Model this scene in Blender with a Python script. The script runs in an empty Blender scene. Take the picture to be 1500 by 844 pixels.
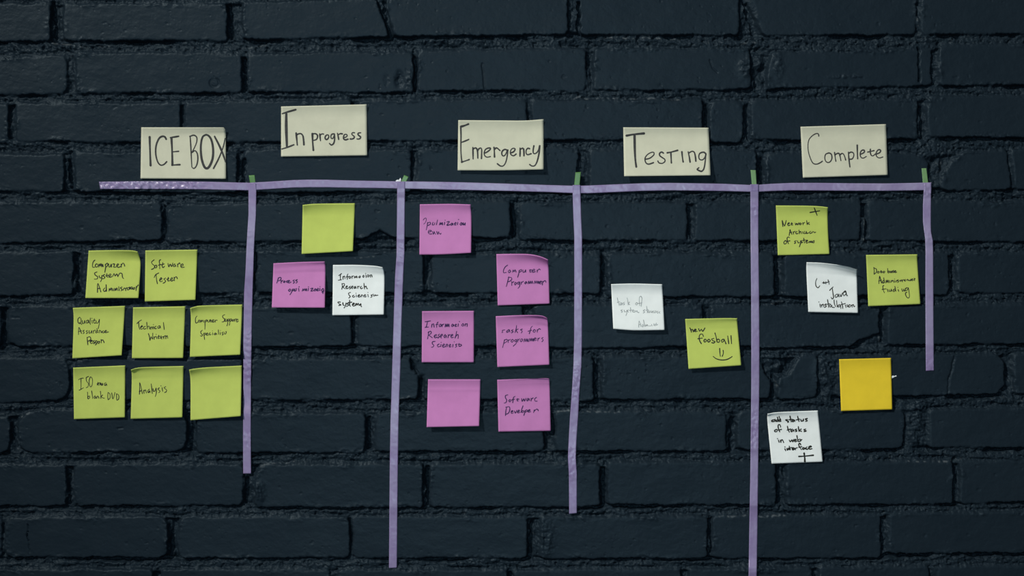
import bpy, math
import numpy as np
from mathutils import Vector
from mathutils.bvhtree import BVHTree

# ------------------------------------------------------------------ camera, light, exposure
D = 2.2            # camera distance to the wall (m); 1 px of the 1500x844 frame = 1 mm on the wall
ZC = 1.5           # height of the camera above the ground
S = bpy.context.scene
COL = S.collection

cam_d = bpy.data.cameras.new('camera')
cam_d.sensor_width = 36.0
cam_d.lens = 36.0 * D / 1.5
cam = bpy.data.objects.new('camera', cam_d)
cam.location = (0, -D, ZC)
cam.rotation_euler = (math.radians(90), 0, 0)
COL.objects.link(cam)
S.camera = cam

world = bpy.data.worlds.new('world')
world.use_nodes = True
bg = world.node_tree.nodes['Background']
bg.inputs[0].default_value = (0.55, 0.75, 1.0, 1)
bg.inputs[1].default_value = 0.03
S.world = world

def aim(o, target):
    v = Vector(target) - o.location
    o.rotation_euler = v.to_track_quat('-Z', 'Y').to_euler()

spot_d = bpy.data.lights.new('room_spot', 'SPOT')
spot_d.energy = 2030
spot_d.color = (1.0, 0.985, 0.93)
spot_d.shadow_soft_size = 0.27
spot_d.spot_size = math.radians(29)
spot_d.spot_blend = 1.0
spot = bpy.data.objects.new('room_spot', spot_d)
spot.location = (-3.8, -5.0, ZC + 4.0)
COL.objects.link(spot)
aim(spot, (0.50, 0, ZC - 0.08))

soft_d = bpy.data.lights.new('added_fill', 'AREA')  # added fill behind the camera, gives the wall a brighter centre sheen
soft_d.energy = 4.2
soft_d.spread = math.radians(80)
soft_d.size = 0.5
soft_d.color = (0.62, 0.86, 1.0)
soft = bpy.data.objects.new('added_fill', soft_d)
soft.location = (-0.1, -3.2, ZC + 0.1)
COL.objects.link(soft)
aim(soft, (0, 0, ZC))

S.view_settings.view_transform = 'Standard'
S.view_settings.look = 'None'
S.view_settings.exposure = 0.0
S.view_settings.gamma = 1.0
S.view_settings.use_curve_mapping = False

# ------------------------------------------------------------------ helpers
def P(px, py, d=0.0):
    """point d mm in front of the wall plane that projects to pixel (px, py)"""
    k = (D - d / 1000.0) / D
    return ((px - 750) / 1000.0 * k, -d / 1000.0, ZC + (422 - py) / 1000.0 * k)

_rs = np.random.RandomState(7)
_perm = np.concatenate([_rs.permutation(256)] * 3)
_ang = _rs.rand(256) * 2 * np.pi
_gx, _gy = np.cos(_ang), np.sin(_ang)

def noise(x, y, seed=0):
    x = np.asarray(x, float) + seed * 37.17
    y = np.asarray(y, float) + seed * 91.73
    xi = np.floor(x).astype(int); yi = np.floor(y).astype(int)
    xf = x - xi; yf = y - yi
    u = xf ** 3 * (xf * (xf * 6 - 15) + 10); v = yf ** 3 * (yf * (yf * 6 - 15) + 10)
    def g(i, j, dx, dy):
        h = _perm[_perm[(xi + i) & 255] + ((yi + j) & 255)]
        return _gx[h] * dx + _gy[h] * dy
    a = g(0, 0, xf, yf); b = g(1, 0, xf - 1, yf); c = g(0, 1, xf, yf - 1); d = g(1, 1, xf - 1, yf - 1)
    return ((a * (1 - u) + b * u) * (1 - v) + (c * (1 - u) + d * u) * v) * 1.5

def fbm(x, y, seed, octv=4, gain=0.5):
    s = 0; a = 1.0; f = 1.0
    for o in range(octv):
        s = s + a * noise(x * f, y * f, seed + o * 3); a *= gain; f *= 2.03
    return s

def sstep(a, b, x):
    t = np.clip((x - a) / (b - a), 0, 1)
    return t * t * (3 - 2 * t)

def smin(a, b, k):
    h = np.maximum(k - np.abs(a - b), 0) / k
    return np.minimum(a, b) - h * h * k * 0.25

def poly_out(X, Y, pts):
    """distance to a polygon, positive outside"""
    n = len(pts); d = np.full(X.shape, 1e9); inside = np.zeros(X.shape, bool)
    for i in range(n):
        (x0, y0), (x1, y1) = pts[i], pts[(i + 1) % n]
        ex, ey = x1 - x0, y1 - y0
        t = np.clip(((X - x0) * ex + (Y - y0) * ey) / (ex * ex + ey * ey + 1e-9), 0, 1)
        d = np.minimum(d, np.hypot(X - x0 - t * ex, Y - y0 - t * ey))
        c = (y0 > Y) != (y1 > Y)
        inside ^= c & (X < (x1 - x0) * (Y - y0) / (y1 - y0 + 1e-12) + x0)
    return np.where(inside, -d, d)

def line_dist(X, Y, pts):
    d = np.full(X.shape, 1e9)
    for (x0, y0), (x1, y1) in zip(pts[:-1], pts[1:]):
        ex, ey = x1 - x0, y1 - y0
        t = np.clip(((X - x0) * ex + (Y - y0) * ey) / (ex * ex + ey * ey + 1e-9), 0, 1)
        d = np.minimum(d, np.hypot(X - x0 - t * ex, Y - y0 - t * ey))
    return d

def mesh_obj(name, verts, faces, mat, parent=None, smooth=True):
    me = bpy.data.meshes.new(name)
    me.from_pydata([tuple(v) for v in verts], [], [tuple(f) for f in faces])
    for m in (mat if isinstance(mat, (list, tuple)) else [mat]):
        me.materials.append(m)
    if smooth:
        me.polygons.foreach_set('use_smooth', [True] * len(me.polygons))
    me.update()
    o = bpy.data.objects.new(name, me)
    COL.objects.link(o)
    if parent is not None:
        o.parent = parent
        o.matrix_parent_inverse = parent.matrix_world.inverted()
    return o

def tag(o, label, cat, group=None):
    o['label'] = label; o['category'] = cat
    if group: o['group'] = group
    return o

# ------------------------------------------------------------------ materials
def new_mat(name):
    m = bpy.data.materials.new(name); m.use_nodes = True
    nt = m.node_tree
    return m, nt, nt.nodes['Principled BSDF']

def noise_node(nt, scale, detail=4, rough=0.55, vec=None):
    n = nt.nodes.new('ShaderNodeTexNoise')
    n.inputs['Scale'].default_value = scale; n.inputs['Detail'].default_value = detail
    n.inputs['Roughness'].default_value = rough
    if vec is not None: nt.links.new(vec, n.inputs['Vector'])
    return n

def ramp(nt, fac, stops):
    r = nt.nodes.new('ShaderNodeValToRGB')
    r.color_ramp.elements[0].position = stops[0][0]; r.color_ramp.elements[0].color = stops[0][1]
    r.color_ramp.elements[1].position = stops[1][0]; r.color_ramp.elements[1].color = stops[1][1]
    for p, c in stops[2:]:
        e = r.color_ramp.elements.new(p); e.color = c
    nt.links.new(fac, r.inputs[0])
    return r

def bump(nt, height, strength, dist, normal=None):
    b = nt.nodes.new('ShaderNodeBump')
    b.inputs['Strength'].default_value = strength; b.inputs['Distance'].default_value = dist
    nt.links.new(height, b.inputs['Height'])
    if normal is not None: nt.links.new(normal, b.inputs['Normal'])
    return b

def objco(nt):
    t = nt.nodes.new('ShaderNodeTexCoord')
    return t.outputs['Object']

def objloc(nt):                              # object coordinates, different on every piece
    t = nt.nodes.new('ShaderNodeTexCoord'); i = nt.nodes.new('ShaderNodeObjectInfo'); a = nt.nodes.new('ShaderNodeVectorMath')
    nt.links.new(t.outputs['Object'], a.inputs[0]); nt.links.new(i.outputs['Location'], a.inputs[1])
    return a.outputs[0]

def wall_material():
    m, nt, p = new_mat('dark blue wall paint')
    co = objco(nt)
    n1 = noise_node(nt, 9, 6, 0.6, co)
    r1 = ramp(nt, n1.outputs['Fac'], [(0.3, (0.0094, 0.0168, 0.0246, 1)), (0.7, (0.0114, 0.0194, 0.0276, 1))])
    wa = nt.nodes.new('ShaderNodeAttribute'); wa.attribute_name = 'pale_marks'                  # paler streaks on a few arrises, faint flecks in the mortar
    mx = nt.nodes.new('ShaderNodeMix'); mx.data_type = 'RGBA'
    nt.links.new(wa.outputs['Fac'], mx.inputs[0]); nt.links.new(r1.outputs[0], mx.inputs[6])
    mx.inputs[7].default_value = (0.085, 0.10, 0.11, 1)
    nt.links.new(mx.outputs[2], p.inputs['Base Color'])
    n2 = noise_node(nt, 60, 5, 0.6, co)
    r2 = ramp(nt, n2.outputs['Fac'], [(0.3, (0.42,) * 3 + (1,)), (0.75, (0.50,) * 3 + (1,))])
    nt.links.new(r2.outputs[0], p.inputs['Roughness'])
    p.inputs['Specular IOR Level'].default_value = 0.12
    p.inputs['Specular Tint'].default_value = (0.72, 0.9, 1.0, 1)
    n3 = noise_node(nt, 420, 5, 0.6, co)
    n4 = noise_node(nt, 110, 4, 0.55, co)
    sep = nt.nodes.new('ShaderNodeSeparateXYZ'); nt.links.new(co, sep.inputs[0])
    mr = nt.nodes.new('ShaderNodeMapRange'); nt.links.new(sep.outputs['Y'], mr.inputs[0])      # mortar is grainier than the bricks
    for i, v in ((1, 0.0012), (2, 0.0032), (3, 0.22), (4, 0.9)): mr.inputs[i].default_value = v
    b1 = bump(nt, n3.outputs['Fac'], 0.25, 0.0009)
    nt.links.new(mr.outputs[0], b1.inputs['Strength'])
    b2 = bump(nt, n4.outputs['Fac'], 0.22, 0.0014, b1.outputs[0])
    nt.links.new(b2.outputs[0], p.inputs['Normal'])
    return m

def paper_material(name, c, var=0.05):
    m, nt, p = new_mat(name)
    co = objco(nt)
    n1 = noise_node(nt, 35, 4, 0.6, co)
    lo = tuple(x * (1 - var) for x in c) + (1,); hi = tuple(min(1, x * (1 + var)) for x in c) + (1,)
    r = ramp(nt, n1.outputs['Fac'], [(0.3, lo), (0.7, hi)])
    nt.links.new(r.outputs[0], p.inputs['Base Color'])
    p.inputs['Roughness'].default_value = 0.85
    p.inputs['Specular IOR Level'].default_value = 0.15
    n2 = noise_node(nt, 900, 3, 0.6, co)
    n3 = noise_node(nt, 28, 3, 0.5, co)
    b = bump(nt, n2.outputs['Fac'], 0.12, 0.0004)
    b2 = bump(nt, n3.outputs['Fac'], 0.22, 0.003, b.outputs[0])
    nt.links.new(b2.outputs[0], p.inputs['Normal'])
    return m

def tape_material(name, c, var=0.12, low=None):
    m, nt, p = new_mat(name)
    co = objco(nt)
    n1 = noise_node(nt, 11 if low else 22, 5, 0.65, objloc(nt))
    lo = (tuple(low) if low else tuple(x * (1 - var) for x in c)) + (1,); hi = tuple(min(1, x * (1 + var * 0.8)) for x in c) + (1,)
    r = ramp(nt, n1.outputs['Fac'], [(0.36, lo), (0.64, hi)])
    nt.links.new(r.outputs[0], p.inputs['Base Color'])
    p.inputs['Roughness'].default_value = 0.34
    p.inputs['Specular IOR Level'].default_value = 0.45
    n2 = noise_node(nt, 130, 4, 0.6, co)
    b = bump(nt, n2.outputs['Fac'], 0.18, 0.001)
    nt.links.new(b.outputs[0], p.inputs['Normal'])
    return m

def ink_material(name, c, rough=0.7):
    m, nt, p = new_mat(name)
    n1 = noise_node(nt, 260, 3, 0.6, objco(nt))
    r = ramp(nt, n1.outputs['Fac'], [(0.3, tuple(x * 0.75 for x in c) + (1,)), (0.7, tuple(min(1, x * 1.3) for x in c) + (1,))])
    nt.links.new(r.outputs[0], p.inputs['Base Color'])
    p.inputs['Roughness'].default_value = rough
    p.inputs['Specular IOR Level'].default_value = 0.2
    return m

M_WALL = wall_material()
M_CREAM = paper_material('cream paper', (0.62, 0.61, 0.465))
M_LIME = paper_material('lime green paper', (0.515, 0.60, 0.130))
M_PINK = paper_material('pink paper', (0.56, 0.212, 0.475))
M_WHITE = paper_material('white paper', (0.86, 0.89, 0.865))
M_ORANGE = paper_material('orange yellow paper', (0.82, 0.59, 0.033))
M_TAPE = tape_material('lilac paper tape', (0.285, 0.25, 0.395), 0.16, (0.235, 0.172, 0.345))
M_TAPE2 = tape_material('lilac paper tape in two layers', (0.23, 0.18, 0.35))
M_GREEN = tape_material('green tape', (0.10, 0.235, 0.065))
M_GREEN2 = tape_material('pale green tape', (0.18, 0.33, 0.14))
M_SCRAP = paper_material('white scrap', (0.85, 0.87, 0.88))
INK_MARKER = ink_material('grey marker ink', (0.045, 0.045, 0.045))
INK_BLACK = ink_material('black pen ink', (0.022, 0.024, 0.02))
INK_VIOLET = ink_material('dark violet pen ink', (0.045, 0.02, 0.085))
INK_FAINT = ink_material('faint grey pen ink', (0.33, 0.36, 0.36))

# ------------------------------------------------------------------ brick wall (relief in mm, traced in px = mm)
# each row: top edge polyline, bottom edge polyline, bricks (x0, x1); an edge may be (x_at_top, x_at_bottom)
ROWS = [
 dict(t=[(0,-155),(1500,-166)], b=[(0,-92),(1500,-104)], k=[(-380,-130),(-118,130),(142,390),(400,646),(658,905),(917,1160),(1172,1420),(1432,1680)]),
 dict(t=[(0,-76),(1500,-88)], b=[(0,-9),(330,-9),(600,-17),(1500,-24)], k=[(-260,-12),(0,246),(258,500),(512,760),(772,1018),(1030,1276),(1288,1534),(1546,1790)]),
 dict(t=[(0,5),(330,4),(600,-4),(1000,-10),(1500,-12)],
      b=[(0,61),(74,61),(92,60),(330,60),(356,58),(570,55),(576,54),(833,51),(850,51),(1085,52),(1120,52),(1343,51),(1500,50)],
      k=[(-175,74),(93,333),(356,(551,571)),((562,578),832),((843,850),1084),((1097,1118),1343),(1350,1610)]),
 dict(t=[(0,84),(95,80),(113,77),(300,77),(360,80),(606,75),(613,73),(860,71),(1090,71),(1130,76),(1200,77),(1362,72),(1377,67),(1500,65)],
      b=[(0,139),(90,139),(113,137),(350,136),(606,136),(613,133),(860,133),(1100,131),(1130,130),(1365,126),(1500,125)],
      k=[(-155,99),(112,354),(363,606),(612,859),(870,1100),((1130,1123),1365),(1376,1630)]),
 dict(t=[(0,152),(15,152),(25,150),(265,151),(272,150),(515,146),(772,145),(778,146),(1030,146),(1040,149),(1090,149),(1102,147),(1345,146),(1360,141),(1500,141)],
      b=[(0,208),(25,208),(265,209),(272,210),(515,207),(772,207),(780,206),(1030,206),(1040,210),(1090,210),(1102,205),(1345,205),(1362,201),(1500,202)],
      k=[(-240,13),(24,265),(271,515),(524,772),(779,1030),(1040,1089),(1101,1345),(1359,1620)]),
 dict(t=[(0,226),(95,226),(110,223),(270,223),(348,222),(358,219),(603,219),(612,218),(850,217),(865,220),(1108,220),(1122,224),(1250,222),(1355,227),(1400,221),(1500,219)],
      b=[(0,281),(350,283),(600,281),(850,279),(1100,279),(1380,279),(1500,278)],
      k=[(-160,95),(110,348),(357,603),(612,849),(864,1109),(1122,1361),(1379,(1475,1484)),((1481,1487),1730)]),
 dict(t=[(0,296),(238,296),(245,299),(490,297),(748,294),(760,296),(1006,296),(1018,296),(1260,294),(1272,294),(1500,296)],
      b=[(0,357),(238,352),(245,356),(390,354),(490,352),(640,349),(748,349),(760,352),(1006,353),(1260,353),(1500,355)],
      k=[(-270,-20),(-9,237),(245,487),(497,748),(761,1007),(1018,1261),(1272,1516),(1528,1775)]),
 dict(t=[(0,370),(108,367),(120,369),(366,367),(620,368),(632,371),(1000,371),(1147,372),(1392,372),(1405,371),(1500,370)],
      b=[(0,434),(108,432),(122,432),(366,430),(622,430),(880,431),(890,436),(1136,435),(1147,436),(1392,432),(1405,430),(1500,430)],
      k=[(-140,107),(120,366),(376,621),(632,880),(890,1135),(1148,1391),(1403,1650)]),
 dict(t=[(0,448),(12,448),(270,449),(515,447),(523,447),(768,447),(783,446),(1030,447),(1042,449),(1290,450),(1300,447),(1500,446)],
      b=[(0,508),(100,507),(270,509),(515,508),(768,508),(783,511),(1030,509),(1042,509),(1200,510),(1290,508),(1300,506),(1500,504)],
      k=[(-240,2),(11,258),(268,515),(524,767),(783,1030),(1041,1289),(1300,1550)]),
 dict(t=[(0,524),(100,524),(270,526),(375,525),(600,525),(880,523),(1130,522),(1230,521),(1500,518)],
      b=[(0,591),(60,589),(101,586),(270,587),(375,587),(612,586),(640,586),(870,588),(885,586),(1130,585),(1230,583),(1500,578)],
      k=[(-150,101),(112,355),(368,613),(606,870),(882,1129),(1139,1198),(1227,1472),(1486,1730)]),
 dict(t=[(0,610),(27,606),(60,600),(275,602),(288,605),(534,605),(551,604),(797,604),(815,603),(1065,603),(1082,601),(1325,600),(1362,599),(1500,597)],
      b=[(0,664),(275,662),(288,664),(534,664),(551,662),(797,662),(815,662),(1065,662),(1082,660),(1325,659),(1362,657),(1500,656)],
      k=[(-235,15),(27,274),(288,535),(551,797),(814,1064),(1081,1326),(1362,1610)]),
 dict(t=[(0,681),(355,680),(620,680),(880,679),(890,677),(1400,676),(1500,674)],
      b=[(0,742),(357,742),(375,744),(620,744),(880,743),(890,740),(1138,740),(1397,739),(1500,736)],
      k=[(-150,97),(109,357),(374,620),(630,879),(890,1137),(1152,1397),(1407,1655)]),
 dict(t=[(0,758),(247,757),(513,757),(772,757),(1036,757),(1044,755),(1291,755),(1303,752),(1500,750)],
      b=[(0,817),(247,818),(513,818),(772,819),(1036,819),(1291,818),(1303,812),(1500,811)],
      k=[(-250,3),(7,247),(262,513),(517,773),(792,1037),(1044,1291),(1303,1550)]),
 dict(t=[(0,834),(750,835),(1500,829)], b=[(0,896),(1500,892)], k=[(-160,-32),(-20,224),(237,484),(496,744),(753,998),(1010,1190),(1200,1362),(1374,1620)]),
 dict(t=[(0,912),(1500,908)], b=[(0,974),(1500,970)], k=[(-150,98),(110,356),(368,614),(626,872),(884,1130),(1142,1388),(1400,1646)]),
 dict(t=[(0,990),(1500,986)], b=[(0,1052),(1500,1048)], k=[(-270,-22),(-10,236),(248,494),(506,752),(764,1010),(1022,1268),(1280,1526),(1538,1784)]),
]
# broken corners: (row, brick) -> polygons missing from that brick
CUTS = {
 (5,6): [[(1370,212),(1419,217),(1396,236),(1382,254),(1377,284),(1366,284)]],
 (5,5): [[(1338,218),(1352,231),(1360,238),(1372,240),(1372,215)]],
 (6,3): [[(516,362),(521,356),(556,338),(584,351),(590,364)]],
 (8,5): [[(1238,514),(1262,498),(1293,486),(1298,518)]],
 (9,2): [[(596,518),(603,541),(613,547),(618,518)]],
 (9,3): [[(598,545),(622,551),(622,594),(598,594)], [(596,515),(604,540),(608,545),(598,548)]],
 (9,5): [[(1130,554),(1152,550),(1174,516),(1130,512)]],
 (9,4): [[(1108,514),(1120,545),(1128,556),(1134,512)]],
 (11,2): [[(366,674),(388,678),(376,695),(366,700)]],
 (2,5): [[(1090,30),(1102,36),(1112,47),(1126,56),(1090,58)]],
 (9,6): [[(1456,517),(1466,524),(1474,536),(1480,514)], [(1474,562),(1456,584),(1480,590)]],
}
ROUND = {(3,0):16,(8,1):20,(9,0):20,(10,1):22,(10,5):16,(11,1):12,(12,1):16,(10,0):16,(12,2):10,(4,5):12,(8,0):12,(5,5):14,(10,3):10}
PITCH = 258

SLITS = [(77,4,82,60,3.5,13),(336,6,340,56,3,13),(847,4,848,50,3.5,13),(1092,4,1108,52,6,12),(562,2,572,54,4,11),
         (752,300,754,346,3.5,14),(772,506,774,526,7,13),(628,380,628,404,4,11),(884,374,886,420,3.5,10),(518,452,518,506,2,10),
         (616,556,617,582,2.5,12),(602,528,610,546,3,11),(876,530,877,582,3.5,11),(626,684,626,740,3.5,13),(884,686,885,738,3.5,13),
         (540,612,541,658,4,12),(1074,612,1074,658,5,12),(255,764,250,816,4,11),(102,688,100,738,3,11),(779,764,777,816,4,12),
         (1140,686,1144,736,3.5,9),(281,614,280,662,2.5,12),(362,700,360,738,3.5,12),(848,226,848,276,2.5,11),(1116,232,1116,276,3,12),
         (101,234,104,276,3.5,13),(357,232,356,276,4,13),(1138,378,1141,430,3.5,12),(1266,300,1266,318,3.5,12),(1397,376,1397,424,3,8),
         (1034,154,1036,200,2.5,12),(1094,154,1096,204,3,10),(1351,156,1352,202,3.5,11),(357,84,360,132,3,12),(608,82,608,132,2.5,12),
         (1107,112,1110,128,4,10),(5,455,6,500,2.5,12),(112,374,113,428,3,12),(240,302,241,348,2,11),(1010,304,1012,348,2.5,9),
         (1292,460,1293,500,3.5,10),(1398,690,1400,712,2,7),(1296,762,1297,806,3,8),(40,770,42,810,0.9,4),(1040,762,1041,812,2,10),
         (1134,562,1134,582,3,11),(230,840,230,870,4,11),(748,840,749,870,3,11),(1194,836,1195,870,3,9),(1346,70,1347,120,2,6)]
PALE_MARKS = [[(74,62),(98,65),(130,70)],[(130,69),(168,66)],[(364,71),(380,67),(396,62)],[(650,58),(668,56),(690,59)],[(878,53),(930,55),(1000,56)],
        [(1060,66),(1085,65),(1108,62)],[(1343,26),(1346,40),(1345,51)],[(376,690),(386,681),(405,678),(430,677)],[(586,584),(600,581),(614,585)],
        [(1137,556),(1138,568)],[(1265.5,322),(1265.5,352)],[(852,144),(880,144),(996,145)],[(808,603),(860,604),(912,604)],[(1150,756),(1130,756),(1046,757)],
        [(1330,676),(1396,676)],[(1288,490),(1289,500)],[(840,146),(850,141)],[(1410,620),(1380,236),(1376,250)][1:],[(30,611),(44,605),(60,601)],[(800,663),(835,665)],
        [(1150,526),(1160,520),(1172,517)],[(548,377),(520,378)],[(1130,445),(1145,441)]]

def build_wall():
    fine = 1.1
    xs = np.concatenate([np.arange(-460, -25, 5.0), np.arange(-25, 1525.1, fine), np.arange(1530, 1961, 5.0)])
    ys = np.concatenate([np.arange(-160, -20, 5.0), np.arange(-20, 864.1, fine), np.arange(868, 1045, 5.0)])
    X, Y = np.meshgrid(xs, ys)
    # wobbling edges
    wx = 1.5 * noise(X / 22, Y / 22, 1) + 1.0 * noise(X / 7, Y / 7, 2) + 0.6 * noise(X / 3.2, Y / 3.2, 23)
    wy = 1.7 * noise(X / 26, Y / 18, 3) + 1.1 * noise(X / 7, Y / 7, 4) + 0.6 * noise(X / 3.2, Y / 3.2, 24)
    Xw, Yw = X + wx, Y + wy
    d = np.full(X.shape, -60.0)
    SOFT = np.zeros(X.shape)
    B = np.zeros(X.shape)
    rng = np.random.RandomState(11)
    tops, bots = [], []
    for r, row in enumerate(ROWS):
        tx, ty = zip(*row['t']); bx, by = zip(*row['b'])
        top = np.interp(Xw, tx, ty); bot = np.interp(Xw, bx, by)
        tops.append(np.interp(X, tx, ty)); bots.append(np.interp(X, bx, by))
        bricks = [(a, b, i) for i, (a, b) in enumerate(row['k'])]
        first = bricks[0][0]; last = bricks[-1][1]
        first = first if not isinstance(first, tuple) else first[0]
        last = last if not isinstance(last, tuple) else last[0]
        while first > -470:
            bricks.append((first - PITCH + 0, first - 12, -1)); first -= PITCH
        while last < 1970:
            bricks.append((last + 12, last + PITCH, -1)); last += PITCH
        for a, b, i in bricks:
            a0, a1 = a if isinstance(a, tuple) else (a, a)
            b0, b1 = b if isinstance(b, tuple) else (b, b)
            i0 = np.searchsorted(xs, min(a0, a1) - 40); i1 = np.searchsorted(xs, max(b0, b1) + 40)
            off = rng.uniform(-1.1, 1.1); txl = rng.uniform(-1, 1) * 0.006; tyl = rng.uniform(-1, 1) * 0.014
            if i1 <= i0: continue
            ylo = min(ty) - 40; yhi = max(by) + 40
            j0 = np.searchsorted(ys, ylo); j1 = np.searchsorted(ys, yhi)
            if j1 <= j0: continue
            sl = (slice(j0, j1), slice(i0, i1))
            xw, yw = Xw[sl], Yw[sl]
            f = np.clip((yw - top[sl]) / np.maximum(bot[sl] - top[sl], 1), 0, 1)
            k = ROUND.get((r, i), 7.0)
            dd = smin(smin(yw - top[sl], bot[sl] - yw, k), smin(xw - (a0 + (a1 - a0) * f), (b0 + (b1 - b0) * f) - xw, k), k)
            soft = sstep(-4, 4, np.minimum(xw - (a0 + (a1 - a0) * f) + 3.5 * sstep(6, 0, np.abs(bot[sl] - yw)), yw - top[sl] + 1.5) * -1 + np.minimum(bot[sl] - yw, (b0 + (b1 - b0) * f) - xw))
            for c in CUTS.get((r, i), []):
                dd = np.minimum(dd, poly_out(xw, yw, c))
            cx, cy = (a0 + b0) / 2, (ty[0] + by[0]) / 2
            h = off + txl * (X[sl] - cx) + tyl * (Y[sl] - cy)
            better = dd > d[sl]
            d[sl] = np.where(better, dd, d[sl])
            B[sl] = np.where(better, h, B[sl])
            SOFT[sl] = np.where(better, soft, SOFT[sl])
    # brick faces: soft swells, small pits and brush marks
    B += 0.5 * fbm(X / 60, Y / 40, 5, 3) + 0.13 * fbm(X / 9, Y / 6, 6, 4)
    pit = fbm(X / 5.5, Y / 5.5, 8, 2)
    pz = sstep(0.05, 0.6, noise(X / 80, Y / 50, 9))
    B -= sstep(0.62, 0.95, pit) * 0.9 * (0.08 + pz)
    chips = fbm(X / 16, Y / 11, 47, 3)
    B -= sstep(0.85, 1.1, chips) * 0.7
    # mortar
    V = -6.2 + 4.5 * noise(X / 60, Y / 40, 12) + 3.0 * fbm(X / 12, Y / 15, 13, 4)
    Mo = V
    for r in range(len(ROWS) - 1):
        b0 = bots[r]; t1 = tops[r + 1]
        t = (Y - b0) / np.maximum(t1 - b0, 1)
        band = sstep(-0.35, -0.05, t) * sstep(1.35, 1.05, t)
        n1 = noise(X / 75, Y / 9 + r * 7, 14); n2 = noise(X / 28, Y / 14 + r * 5, 31)
        flush = sstep(-0.25, 0.5, n1 + 0.4 * n2)
        slot = 0.4 + 8.0 * sstep(-0.35, 0.35, noise(X / 48, r * 9.7 + Y / 60, 32) + 0.35 * n2)      # open slot under the upper brick
        tt = t + 0.16 * noise(X / 9, Y / 9, 15) + 0.12 * n2
        slotw = sstep(0.36, 0.16, tt)
        body = -3.1 + 2.4 * flush + 1.0 * n2 - 1.0 * sstep(0.3, 1.0, t)
        rg = fbm(X / 7, Y / 6, 16, 4, 0.7)
        body = body + 1.0 * rg - 2.8 * sstep(0.25, 0.75, fbm(X / 8, Y / 6, 33, 3))
        low = sstep(0.55, 0.95, tt) * sstep(-0.1, 0.5, noise(X / 40, r * 5.3, 34)) * 2.0              # second crack along the lower brick
        hb = body - slot * slotw - low * sstep(1.25, 1.0, t)
        # the joint stays open where the brick above throws its edge
        Mo = Mo * (1 - band) + hb * band
    Mo -= 1.0 * sstep(0.35, 0.8, fbm(X / 6, Y / 5, 18, 3))
    wsoft = 1.2 + SOFT * np.clip(3.2 + 4.0 * noise(X / 30, Y / 25, 35), 0, 7)       # mortar run up against the left and top arrises
    edge = sstep(0, 1, (d + wsoft) / (wsoft + 1.6))
    roll = np.clip(1 - d / 4.0, 0, 1) ** 2 * 0.7            # rolled brick arrises under thick paint
    H = Mo * (1 - edge) + (B - roll) * edge
    # mortar smeared over the arrises
    sm = sstep(0.05, 0.5, noise(X / 55, Y / 26, 19)) * np.exp(-((d - 1.0) / 5.0) ** 2)
    H += sm * (0.7 + 1.5 * fbm(X / 9, Y / 6, 20, 4))
    # single marks
    def at(cx, cy, rx, ry): return np.exp(-(((X - cx) / rx) ** 2 + ((Y - cy) / ry) ** 2) ** 1.5)
    rough = fbm(X / 7, Y / 6, 21, 4)
    for cx, cy, rx, ry, a in [(585,116,6,11,-4.5),(566,116,4,8,-1.2),(505,345,10,6,-2),(1372,47,5,4,1.2),(95,70,25,5,2.5)]:
        H += at(cx, cy, rx, ry) * a * (0.8 + 0.5 * rough)
    for cx, cy, rx, ry, a in [(1093,98,11,16,2.6),(1112,92,10,10,3.5),(1140,95,8,18,1.6),(1140,530,17,16,5.5),(1128,518,22,8,3.5),
                              (1346,615,12,30,4.0),(1212,545,16,28,5.5),(798,790,14,28,2.0),(1372,246,6,8,4),(1240,112,30,3,1.0),
                              (1250,72,60,5,2.2),(60,70,50,6,2.0),(1375,222,22,12,3.5),(378,720,10,16,4),(245,795,6,12,3),(1270,670,35,5,2.5),
                              (660,60,70,6,1.5),(1150,740,60,6,2.0),(600,118,6,14,0.8),(200,62,40,4,-2.0),(540,350,14,5,2.5),(1110,835,40,5,2.0)]:
        H += at(cx, cy, rx, ry) * (a + 1.8 * rough)
    ring = np.hypot(X - 314, (Y - 121) * 1.05)
    H -= 1.5 * np.exp(-((ring - 6.5) / 1.3) ** 2) * sstep(112, 120, Y + (X - 314) * 0.3)
    H -= 0.6 * np.exp(-((ring - 3.0) / 3) ** 2)
    for c in ([(706,93),(708,112),(711,133)], [(1398,522),(1396,540),(1390,556),(1388,582)], [(1040,88),(1044,100),(1050,106)],
              [(172,628),(180,627)], [(1174,517),(1166,532),(1156,548),(1142,554),(1135,572)]):
        H -= 2.0 * np.exp(-(line_dist(X + wx * 0.8, Y, c) / 1.0) ** 2)
    for sx in (1265.5,):                                            # mortar sliver standing in an open joint
        H += 7.0 * np.exp(-((X - sx) / 1.6) ** 2) * sstep(316, 320, Y) * sstep(356, 350, Y)
    for x0, y0, x1, y1, w, a in SLITS:
        t = np.clip((Y - y0) / (y1 - y0), 0, 1)
        c = x0 + (x1 - x0) * t + 2.0 * noise(X / 90, Y / 9, 41)
        ww = w * (0.78 + 0.55 * noise(X / 200, Y / 11, 42))
        k = sstep(1.25, 0.75, np.abs(X - c) / np.maximum(ww, 0.5)) * sstep(y0 - 3, y0 + 2, Y + wy) * sstep(y1 + 3, y1 - 2, Y + wy)
        H = np.where(k > 0, np.minimum(H, H * (1 - k) + (-a + 1.5 * rough) * k), H)
    H += (0.08 + 0.32 * (1 - edge)) * fbm(X / 3.2, Y / 3.0, 22, 2)
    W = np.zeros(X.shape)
    for c in PALE_MARKS:
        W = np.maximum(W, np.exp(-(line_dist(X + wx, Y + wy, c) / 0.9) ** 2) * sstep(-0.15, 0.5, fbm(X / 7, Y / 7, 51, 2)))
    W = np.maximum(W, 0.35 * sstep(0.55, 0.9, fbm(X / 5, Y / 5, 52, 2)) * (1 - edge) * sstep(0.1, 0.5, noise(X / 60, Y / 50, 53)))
    return xs, ys, H, W

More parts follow.
